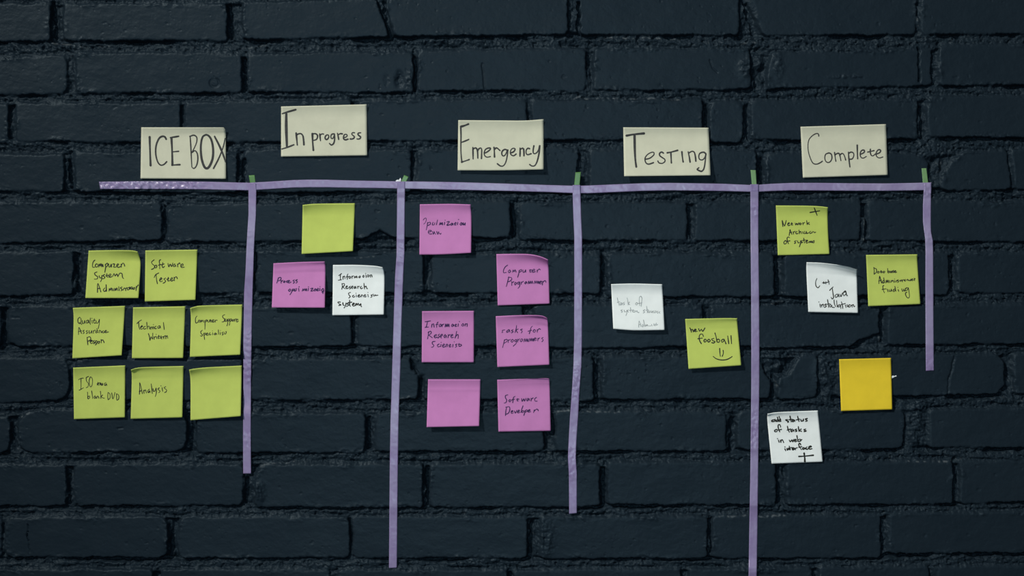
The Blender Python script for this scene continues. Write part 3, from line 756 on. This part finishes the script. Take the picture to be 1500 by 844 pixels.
note('sticky_note', (100,530), K8, *quad((60,73),(695,45),(690,680),(70,702)), M_LIME,
     'lime sticky note starting with ISO, bottom left corner of the left cluster', GL, (2.5,4.0), (2.0,1.0),
     ['125 220 150 205 185 200 / 155 210 156 270 155 335 / 132 348 160 335 185 318 / 248 180 220 195 225 240 245 265 240 305 218 318 / 270 185 255 230 260 285 275 308 292 280 295 215 275 185 262 200',
      'w1 350 270 375 262 / 362 250 368 290 / 352 285 380 255 / 385 285 392 255 405 280 / 405 265 395 275 410 290 418 262 / 418 262 422 285 / 462 255 440 270 450 292 465 270 470 292',
      'w1 235 370 238 450 / 238 430 258 418 260 440 242 455 / 285 355 292 400 298 450 / 328 415 312 435 325 450 335 425 342 448 / 350 445 355 420 368 428 375 448 / 392 360 396 400 398 450 / 398 425 420 405 / 402 425 418 440 440 445',
      '485 375 482 430 488 465 / 485 375 508 395 508 445 485 465 / 530 380 545 455 570 375 / 588 390 592 470 / 590 390 615 410 615 455 595 470'], INK_BLACK, 1.0)
note('sticky_note', (190,530), K8, *quad((15,97),(657,52),(642,680),(12,698), top=[(90,75),(220,64)], left=[(25,200)]), M_LIME,
     'lime sticky note reading Analysis, middle of the bottom row on the left', GL, (3.0,4.5), (3.5,1.0),
     ['118 398 122 330 122 255 140 320 155 390 / 115 365 150 350 / 170 345 175 388 / 172 360 192 345 205 382 / 240 335 222 355 228 378 245 355 248 378 / 262 270 270 330 275 388 / 285 330 290 360 308 355 322 320 / 322 322 325 380 312 425 / 362 318 345 335 370 358 355 378 / 395 315 402 362 / 380 292 384 296 / 440 305 420 318 450 345 442 370 425 375'], INK_BLACK, 1.1)
note('sticky_note', (190,530), K8, *quad((725,98),(1368,47),(1355,665),(742,715), top=[(810,82),(960,68)], left=[(742,250)]), M_LIME,
     'blank lime sticky note right of the Analysis note, beside the first vertical strip', GL, (3.0,7.0), (3.5,1.0))
note('sticky_note', (390,290), K8, *quad((445,85),(1083,65),(1058,650),(432,685), top=[(620,71)]), M_LIME,
     'blank lime sticky note under the In progress heading', GL, (5.0,8.0), (3.0,0.5))

# --- in progress
note('sticky_note', (390,378), K8, *quad((88,65),(714,42),(715,607),(68,605), top=[(400,50)], right=[(722,150)]), M_PINK,
     'pink sticky note reading Process optimization, lifting off the wall over a dark shadow', GP, (9.0,10.0), (0.3,1.5),
     ['w1.3 150 240 140 275 128 308 / 145 245 175 238 180 260 150 282 / 180 272 182 308 / 182 290 205 272 / 222 278 212 295 225 298 232 282 / 262 275 245 290 262 302 / 268 295 285 280 275 275 265 295 280 305 305 292 / 345 268 325 278 345 292 330 310 / 380 265 360 275 380 290 362 308',
      '290 378 272 395 285 408 298 390 290 378 / 318 380 308 420 288 450 / 318 388 335 378 335 395 315 402 / 352 375 345 405 360 400 / 365 398 370 372 / 395 372 400 405 / 398 355 405 350 / 440 405 450 375 455 400 470 375 478 400 490 375 495 402 / 515 370 512 400 / 515 352 518 354 / 540 375 570 370 545 405 580 398 / 600 375 582 395 598 402 610 378 615 400 / 632 365 625 400 645 395 / 618 385 642 378 / 655 370 655 398 / 655 352 658 350 / 690 375 672 395 688 405 702 385 690 372 / 700 395 690 435 / 680 420 705 400'], INK_VIOLET, 1.3, crease=0.18)
note('sticky_note', (390,378), K8, *quad((815,85),(1418,112),(1435,692),(808,700), top=[(1100,84),(1320,96)], right=[(1438,170),(1443,300)]), M_WHITE,
     'white sticky note reading Information Research Scientist system', GW, (3.0,5.0), (0.8,3.5),
     ['885 215 920 190 / 905 200 905 270 / 880 272 918 265 / 935 225 938 262 / 937 235 955 222 962 255 / 998 195 988 215 990 262 / 975 232 1005 225 / 1018 222 1008 240 1020 250 1030 235 1018 222 / 1045 220 1048 250 / 1046 232 1065 218 / 1075 245 1082 222 1092 242 1102 220 1110 242 / 1145 218 1128 232 1140 242 1150 225 / 1190 210 1175 225 1188 238 1195 220 / 1215 205 1220 238 / 1212 188 1215 190 / 1240 205 1232 220 1245 232 1255 215 1240 205 / 1268 205 1272 235 / 1270 215 1285 205 1292 232',
      '925 310 928 350 922 382 / 922 318 950 312 955 335 930 352 / 930 352 965 378 / 970 360 992 348 985 340 972 355 982 375 1005 365 / 1030 345 1012 355 1030 368 1015 380 / 1042 365 1060 350 1052 342 1040 360 1055 375 / 1085 345 1070 362 1082 372 1092 350 1098 372 / 1115 345 1118 372 / 1116 355 1135 345 / 1165 345 1148 358 1160 375 1178 365 / 1192 308 1200 380 / 1198 358 1218 345 1228 375 1238 372',
      '1030 420 1005 430 1010 452 1025 470 1008 490 / 1070 455 1052 465 1062 480 1082 470 / 1098 450 1102 475 / 1095 430 1097 432 / 1120 468 1142 455 1132 448 1120 465 1130 478 1150 470 / 1158 475 1165 450 1180 458 1185 475 / 1205 445 1200 475 1220 470 / 1190 458 1218 452 / 1240 445 1245 475 / 1240 420 1242 422 / 1295 450 1280 455 1292 470 1275 482 / 1305 440 1312 465 1330 455 1325 448 / 1330 458 1365 455',
      'w1.4 905 538 875 540 890 560 912 572 885 580 / 935 545 940 575 955 580 / 975 550 965 590 950 610 / 1005 548 985 560 1008 575 980 592 / 1018 515 1018 575 1030 590 / 1000 545 1045 540 / 1050 575 1075 560 1065 550 1050 570 1065 588 1085 578 / 1090 582 1098 555 1112 575 1122 552 1135 580 / 1135 580 1155 560 1155 585 1165 595'], INK_BLACK, 1.2)

# --- emergency
note('sticky_note', (605,290), K9, *quad((95,88),(792,90),(798,755),(88,780), top=[(500,82)], right=[(802,300)], bottom=[(400,776)]), M_PINK,
     'pink sticky note reading Optimization with a second short word, highest of the pink ones', GP, (2.5,6.5), (1.2,1.6),
     ['w0.8 140 305 155 285 178 278 182 305 165 345 145 360 / w1.1 200 335 195 380 182 440 / 198 345 235 335 238 360 205 380 / w1 275 335 265 370 290 368 300 340 / 338 300 320 370 / w1.3 365 370 375 340 382 365 398 338 400 368 / 405 340 405 370 / 435 335 430 368 / 440 305 442 308 / 465 330 500 325 465 375 505 368 / 535 345 515 365 530 375 545 350 550 372 / 585 335 572 370 592 370 / 565 350 595 345 / 615 335 610 370 / 625 295 627 298 / 665 338 645 360 660 375 672 350 660 338 / 685 372 690 340 700 372 718 340 715 375',
      'w1.1 215 470 250 458 245 445 215 450 210 480 230 495 260 495 / 265 460 280 500 290 460 / 290 470 312 500 / 325 460 340 500 355 465 / 345 470 375 498 385 485'], INK_VIOLET, 1.2)
note('sticky_note', (715,365), K9, *quad((113,68),(825,145),(845,750),(132,775), top=[(350,65),(560,69),(710,97)], right=[(832,300)]), M_PINK,
     'pink sticky note reading Computer Programmer with a drooping top right corner', GP, (3.0,3.0), (0.8,8.0),
     ['268 220 235 245 212 290 215 325 250 320 / 295 285 278 305 288 325 308 305 295 285 / 335 318 345 285 355 312 370 285 385 318 / 425 290 420 340 405 388 / 425 300 455 280 462 300 425 320 / 480 285 480 318 505 312 515 285 518 320 / 565 290 600 285 / 580 280 575 315 595 315 / 600 305 640 290 632 275 605 295 615 320 650 308 / 672 285 675 318 / 675 300 700 275 718 285',
      '285 380 270 440 250 515 / 275 390 315 390 325 415 300 440 268 450 / 325 445 325 500 / 328 465 355 445 / 375 455 362 475 372 492 388 470 375 455 / 425 450 402 465 415 485 432 455 / 435 450 432 510 410 540 / 455 448 455 485 / 458 462 485 442 / 520 445 502 465 515 478 525 448 535 470 / 550 478 558 440 572 475 584 438 594 475 606 438 616 474 / 635 474 645 436 658 472 670 436 682 474 692 440 702 476 / 705 465 735 450 722 440 705 462 720 480 735 470 / 750 440 745 495 / 750 460 775 435 790 440 795 460'], INK_VIOLET, 1.15)
note('sticky_note', (605,448), K9, *quad((125,75),(838,70),(835,778),(120,778)), M_PINK,
     'pink sticky note reading Information Research Scientist', GP, (2.0,2.5), (1.5,0.5),
     ['165 220 205 215 242 208 / 200 215 190 260 180 298 / 165 298 210 292 / 260 250 255 298 / 258 268 282 248 290 295 / 345 225 328 245 325 298 / 312 262 350 252 / 375 250 358 275 372 288 388 268 375 250 / 400 252 398 290 / 400 268 425 250 / 440 292 450 250 460 288 474 248 480 290 492 250 499 290 / 545 250 528 270 540 288 555 258 560 280 / 590 250 580 285 605 280 / 570 265 600 258 / 622 245 620 285 / 635 220 640 215 / 685 245 668 268 685 280 700 260 685 245 / 715 280 720 245 / 720 258 745 245 742 285',
      '215 355 210 400 200 455 / 205 370 240 350 250 375 215 405 / 218 405 265 440 / 290 425 325 405 312 395 290 418 302 440 335 430 / 365 390 345 405 362 425 340 445 / 375 430 405 405 395 392 375 420 390 445 / 445 395 425 420 440 440 455 405 462 440 / 485 395 482 440 / 485 415 510 395 / 520 425 548 402 535 395 520 415 530 440 555 432 / 600 350 590 400 578 445 / 588 420 612 395 622 410 618 450',
      '305 490 270 495 265 520 285 545 270 568 252 570 / 360 525 335 540 345 565 372 558 / 385 530 382 562 / 385 505 388 500 / 405 555 435 535 422 525 405 548 415 570 442 560 / 452 565 460 530 475 535 475 565 / 510 525 500 565 525 560 / 490 542 520 538 / 550 530 545 568 / 565 498 568 494 / 605 525 585 538 602 555 580 572 / 632 515 630 555 655 555 / 620 530 650 530 / 655 530 668 545 650 555'], INK_VIOLET, 1.2)
note('sticky_note', (715,455), K9, *quad((105,78),(812,105),(842,745),(127,778), top=[(400,65),(650,63),(755,75)], right=[(824,200)]), M_PINK,
     'pink sticky note reading tasks for programmers', GP, (3.0,5.0), (1.0,6.0),
     ['w0.8 190 275 230 265 / 205 265 190 305 / 190 300 205 300 / w1.1 285 260 255 285 262 300 285 285 292 262 300 298 / 345 262 320 275 345 290 318 308 / 392 205 385 250 370 305 / 378 275 415 252 / 385 275 405 305 / 470 255 445 265 470 285 455 308',
      '610 215 590 235 575 290 565 320 / 548 285 600 270 / 635 260 618 285 635 300 652 275 635 260 / 675 260 675 300 / 678 275 700 250 722 260',
      'w1 225 400 215 450 198 510 / 222 410 255 395 262 420 220 450 / 278 400 275 440 / 278 415 305 395 / 335 395 315 420 330 435 350 410 335 395 / 385 395 362 415 378 430 395 400 / 395 400 385 450 345 490 / 410 390 405 432 / 410 410 435 388 / 460 388 440 415 455 428 475 400 460 388 / 490 432 500 386 512 428 524 386 535 428 546 388 553 430 / 565 424 575 382 588 420 600 380 612 420 622 384 626 424 / 630 400 660 385 645 375 630 395 640 412 665 405 / 685 378 682 420 / 685 395 708 375 / 755 370 735 385 758 405 738 430'], INK_VIOLET, 1.1)
note('sticky_note', (610,546), K9, *quad((160,92),(880,92),(862,735),(140,750)), M_PINK,
     'blank pink sticky note with a crease near its top, left of Software Developer', GP, (8.0,9.0), (0.6,0.4), crease=0.22)
note('sticky_note', (715,546), K9, *quad((125,98),(838,88),(860,800),(142,812), top=[(500,85),(760,80)], right=[(845,140)]), M_PINK,
     'pink sticky note reading Software Developer, lowest at the right of the pink ones', GP, (2.0,2.5), (0.6,1.5),
     ['272 305 240 315 238 345 255 375 245 410 220 418 / 300 370 285 385 298 402 315 382 300 370 / 372 325 348 345 338 415 / 325 375 365 365 / 405 355 400 385 415 390 / 388 365 425 365 / 460 355 468 395 490 360 500 392 520 350 / 545 350 530 375 542 388 560 355 568 385 / 590 350 590 390 / 592 368 620 345 / 665 340 640 360 645 390 675 392',
      '255 470 245 520 238 590 / 240 475 290 470 298 510 280 555 240 575 / 315 545 340 530 330 522 315 540 325 562 348 550 / 360 525 375 555 395 515 / 400 545 430 525 418 515 400 540 412 555 435 545 / 480 455 460 510 450 550 / 475 520 462 540 475 550 490 530 475 520 / 505 520 500 560 490 590 / 505 530 530 510 540 525 510 545 / 545 535 575 518 565 508 545 530 555 545 585 535 / 635 510 625 550 / 635 530 660 505 680 505 690 525'], INK_VIOLET, 1.2)

# --- testing
note('sticky_note', (885,408), K9, *quad((95,78),(797,80),(830,708),(125,692), top=[(400,70)], bottom=[(300,706),(450,713)]), M_WHITE,
     'white sticky note with faint grey handwriting, under the Testing heading', GW, (6.0,7.0), (1.6,1.6),
     ['180 265 190 310 208 375 / 178 330 215 320 / 235 330 215 350 230 365 245 335 250 362 / 280 325 260 340 280 352 265 365 / 315 268 325 310 330 365 / 328 345 348 325 / 330 345 352 362',
      '445 330 430 350 445 365 458 345 445 330 / 520 270 505 245 485 262 482 320 490 375 / 520 270 515 330 508 385 / 465 345 520 335',
      '252 430 230 440 252 455 232 468 / 275 435 280 460 300 455 / 312 435 310 480 298 512 / 335 430 318 445 335 465 / 362 400 365 462 / 345 440 385 432 / 390 450 410 440 398 430 388 455 412 465 / 420 465 425 440 438 460 450 440 458 465 480 468',
      '560 430 535 445 558 460 535 475 / 582 380 590 430 592 475 / 570 440 610 430 / 615 440 600 460 620 470 628 445 630 468 / 645 440 648 470 665 450 / 668 445 672 475 / 685 440 688 470 705 465 710 440 / 740 450 720 460 740 480 / 770 455 750 465 768 480',
      '475 670 475 620 482 585 505 660 / 475 640 505 625 / 535 630 518 650 530 665 545 640 / 540 570 550 620 555 660 / 565 660 570 635 580 655 590 635 605 655 / 620 655 640 650 / 650 630 658 655 / 680 620 685 650 700 625 705 650 / 715 610 720 640 735 630'], INK_FAINT, 0.85)
note('sticky_note', (995,458), K9, *quad((82,88),(797,78),(852,725),(128,775), top=[(600,76)], right=[(803,200)]), M_LIME,
     'lime sticky note reading new foosball with a drawn smile', GL, (6.0,7.0), (0.8,1.4),
     ['145 208 160 240 168 272 / 162 245 180 230 195 265 / 200 255 230 240 220 228 205 245 218 262 248 255 / 265 222 280 255 305 230 322 258 352 212',
      '332 328 318 298 290 298 274 330 280 385 304 428 / 255 360 318 350 / 355 365 338 385 350 405 372 390 365 368 355 365 / 405 365 388 385 402 405 425 388 410 365 / 475 355 445 365 460 385 490 400 470 418 445 412 / 490 280 505 330 518 400 / 515 375 540 365 555 385 540 410 518 402 / 600 365 578 385 590 408 615 385 610 365 / 615 365 630 400 642 430 / 665 320 672 370 680 428 / 710 315 714 370 718 428',
      'smiley_face: w1.3 555 490 558 550 564 602 / 602 518 605 560 590 602 / 465 602 510 635 580 652 650 645 700 622 728 602'], INK_BLACK, 1.4)

# --- complete
note('sticky_note', (1125,292), K9, *quad((108,85),(825,110),(845,752),(135,770), top=[(500,88),(700,95)], right=[(820,260),(828,500)]), M_LIME,
     'lime sticky note reading Network with a plus sign in its top right corner', GL, (2.5,3.5), (0.8,3.0),
     ['plus_mark: w1.4 575 182 640 170 712 158 / 635 118 655 170 675 222',
      '205 375 198 330 195 288 212 340 228 368 / 228 368 240 330 250 290 / 270 345 295 330 285 322 270 342 280 362 305 352 / 325 320 322 350 340 352 / 312 335 340 332 / 372 325 380 352 395 330 408 352 425 320 / 445 325 432 340 445 350 458 335 445 325 / 478 320 482 352 / 480 332 505 318 / 530 290 535 320 538 350 / 538 335 565 318 / 540 332 570 345',
      '290 498 298 450 302 415 315 450 328 480 / 290 462 325 452 / 345 445 350 478 / 348 455 372 440 / 400 442 380 455 390 475 412 468 / 425 420 430 475 / 430 455 450 442 458 475 / 475 445 480 472 / 500 438 495 470 520 465 525 440 / 530 450 530 472 555 462 / 585 440 568 455 580 470 595 462 / 610 442 605 462 / 625 445 640 460 655 450',
      '240 565 218 590 225 615 250 605 255 580 240 565 / 298 528 278 518 262 535 266 572 282 612 / 248 580 302 570',
      '390 570 362 578 380 595 362 608 / 405 570 412 598 430 595 / 445 568 445 610 430 655 / 470 565 450 578 472 590 455 602 / 490 535 500 600 / 478 565 515 558 / 520 585 545 570 532 562 520 580 530 602 555 590 / 565 600 570 575 585 595 592 572 605 598 / 620 570 612 590 630 598 635 565'], INK_BLACK, 1.2)
note('sticky_note', (1170,377), K9, *quad((108,68),(805,165),(815,765),(132,752), top=[(300,75),(500,98),(680,130)], right=[(799,205),(805,500)], left=[(106,200)]), M_WHITE,
     'white sticky note left of the Database note, its top edge curled down to the right', GW, (2.0,2.5), (1.0,9.0),
     ['w1.1 250 290 232 340 238 395 265 418 290 390 / 325 352 352 348 / 340 335 345 362 / 352 355 385 342 / 365 335 372 365 / 380 350 420 335 / 402 310 412 340 418 372',
      'w1.25 425 455 445 432 472 408 / 460 425 470 490 478 550 460 572 445 550 / 525 505 500 525 508 550 535 535 540 505 555 545 / 565 505 580 540 600 490 / 640 460 610 490 620 528 650 500 645 465 / 645 465 660 525 672 525 / 620 480 650 475',
      '275 612 278 615 / 290 640 300 690 / 310 650 318 685 / 315 665 335 645 345 685 / 375 640 355 655 380 670 355 690 / 395 580 405 640 410 690 / 370 650 425 638 / 440 645 420 665 435 685 452 655 458 685 490 690 / 485 585 490 640 510 680 / 520 595 525 650 535 685 / 560 650 540 668 555 685 575 660 / 572 655 580 705 / 585 610 600 660 605 705 / 580 650 640 635 / 640 655 650 690 / 665 650 668 680 690 665 / 695 650 680 675 700 685 715 660 695 650 / 725 655 735 685 / 730 665 750 650 758 680 772 670'], INK_BLACK, 1.2)
note('sticky_note', (1258,365), K9, *quad((100,80),(805,72),(847,755),(130,785), right=[(810,250)]), M_LIME,
     'lime sticky note reading Database Administrator finding', GL, (3.0,4.0), (0.8,1.3),
     ['w1.1 205 250 212 300 210 345 / 205 258 240 275 242 315 212 345 / 268 305 255 320 268 332 280 315 268 305 / 305 295 300 325 320 320 / 292 310 320 305 / 350 302 332 315 345 328 360 308 / 395 265 400 325 / 400 310 420 302 422 320 402 328 / 445 300 430 315 442 325 455 305 458 322 / 480 292 465 302 482 315 468 325 / 488 312 510 300 500 295 488 308 498 322 520 315',
      '275 475 280 420 285 372 300 420 312 468 / 272 440 310 425 / 340 430 322 450 335 468 350 445 / 342 392 352 465 / 370 465 378 425 389 460 399 425 411 462 / 422 430 430 460 / 445 458 450 428 / 455 440 470 430 480 460 / 490 432 495 455 / 490 410 492 412 / 515 430 512 455 / 545 422 525 432 548 445 530 460 / 560 435 585 430 / 570 425 572 448 / 590 420 598 450 / 595 432 618 420 / 640 415 625 435 645 438 / 655 430 670 415 680 435 / 690 425 705 435 715 410 / 735 408 720 430 745 430 740 408 / 760 400 765 432 / 762 418 775 405',
      '345 500 330 510 335 560 352 600 / 318 555 375 545 / 390 550 402 588 / 415 555 420 580 440 575 445 550 / 445 550 455 580 / 490 550 470 565 480 585 498 565 / 495 510 502 550 508 580 / 540 555 548 582 / 535 525 537 528 / 590 545 600 580 620 555 / 615 550 632 580 640 540 / 665 530 640 545 645 570 668 560 680 530 / 680 530 690 590 695 650 680 672 655 655 640 610 660 590'], INK_BLACK, 1.15)
note('sticky_note', (1218,517), K9, *quad((105,88),(818,70),(835,778),(132,800)), M_ORANGE,
     'blank orange-yellow sticky note, the only one of its colour', None, (2.0,2.5), (0.3,0.3))
note('sticky_note', (1115,594), K9, *quad((88,115),(778,70),(845,775),(143,802), top=[(250,92)], left=[(87,230)]), M_WHITE,
     'white sticky note reading add status of tasks in web interface', GW, (2.5,3.5), (2.5,0.5),
     ['185 195 148 205 150 222 185 215 192 190 / 190 195 205 222 / 235 195 210 205 215 222 240 210 / 222 160 240 220 / 268 190 245 205 250 222 270 210 / 245 150 270 220',
      '365 195 335 200 362 215 378 225 362 235 / 395 145 405 190 412 228 / 380 198 430 190 / 445 195 425 212 440 225 458 200 462 222 / 500 148 510 190 520 222 / 478 200 530 188 / 545 190 550 215 575 210 580 185 582 215 / 635 180 605 190 635 210 610 220',
      '210 330 185 345 190 362 215 358 222 335 210 330 / 268 300 258 268 235 270 235 310 255 365 / 235 340 280 330',
      '360 285 370 330 388 370 / 355 340 405 325 / 430 325 408 345 420 362 445 335 450 360 / 490 325 465 335 490 350 470 362 / 510 290 520 360 / 520 345 550 325 / 522 345 555 358 / 612 325 585 335 618 352 588 360',
      '222 455 226 460 / 235 475 248 508 / 262 475 272 510 / 268 490 290 472 310 512',
      '385 475 400 500 422 475 435 500 450 465 / 455 485 480 475 470 465 455 480 465 500 490 492 / 490 415 505 495 / 505 475 535 465 545 485 510 498 / 540 475 560 470',
      '325 570 328 575 / 325 595 338 625 / 355 590 360 615 378 595 385 612 / 385 560 400 610 / 372 590 420 578 / 425 600 448 588 438 578 425 595 435 612 455 602 / 462 585 470 612 / 468 595 495 580 / 545 545 530 520 515 540 530 575 555 610 / 515 575 560 568 / 585 575 568 590 580 605 600 585 605 602 / 632 570 615 585 628 605 650 592 / 655 580 690 570 680 558 655 572 665 600 700 595',
      'plus_mark: w2 515 702 590 698 718 685 / w2.4 590 655 598 720 600 776'], INK_BLACK, 1.6)

# ------------------------------------------------------------------ scraps
def scrap(pts, label, lift=0.6):
    pts = np.array(pts, float)
    n = len(pts); c = pts.mean(0)
    d0 = float(sampleH(pts[:, 0], pts[:, 1]).max()) + lift
    vs = []
    for k, th in ((0, 0.0), (1, -0.5)):
        for i, p in enumerate(pts): vs.append(P(p[0], p[1], d0 + th + 0.25 * math.sin(i * 2.1)))
        vs.append(P(c[0], c[1], d0 + th + (0.4 if k == 0 else 0)))
    fs = []
    for i in range(n):
        j = (i + 1) % n
        fs.append((j, i, n)); fs.append((n + 1 + i, n + 1 + j, 2 * n + 1)); fs.append((i, j, n + 1 + j, n + 1 + i))
    o = mesh_obj('paper_scrap', vs, fs, M_SCRAP, smooth=False)
    m = Vector(np.mean(np.array(vs), 0)); o.data.transform(__import__('mathutils').Matrix.Translation(-m)); o.location = m
    tag(o, label, 'paper scrap')
scrap([(1305.6,551.5),(1308,550.3),(1310,551.0),(1313,549.8),(1313.2,551.6),(1310.5,552.4),(1308.5,553.6),(1305.8,554.4)],
      'tiny white paper fleck at the right edge of the orange-yellow note')
scrap([(579.5,265),(582,263.2),(584,263.8),(586.5,260.5),(587.6,263),(587,266),(583.5,266.5),(580,266.4)],
      'small torn white paper bit beside the tilted green tab', 0.9)
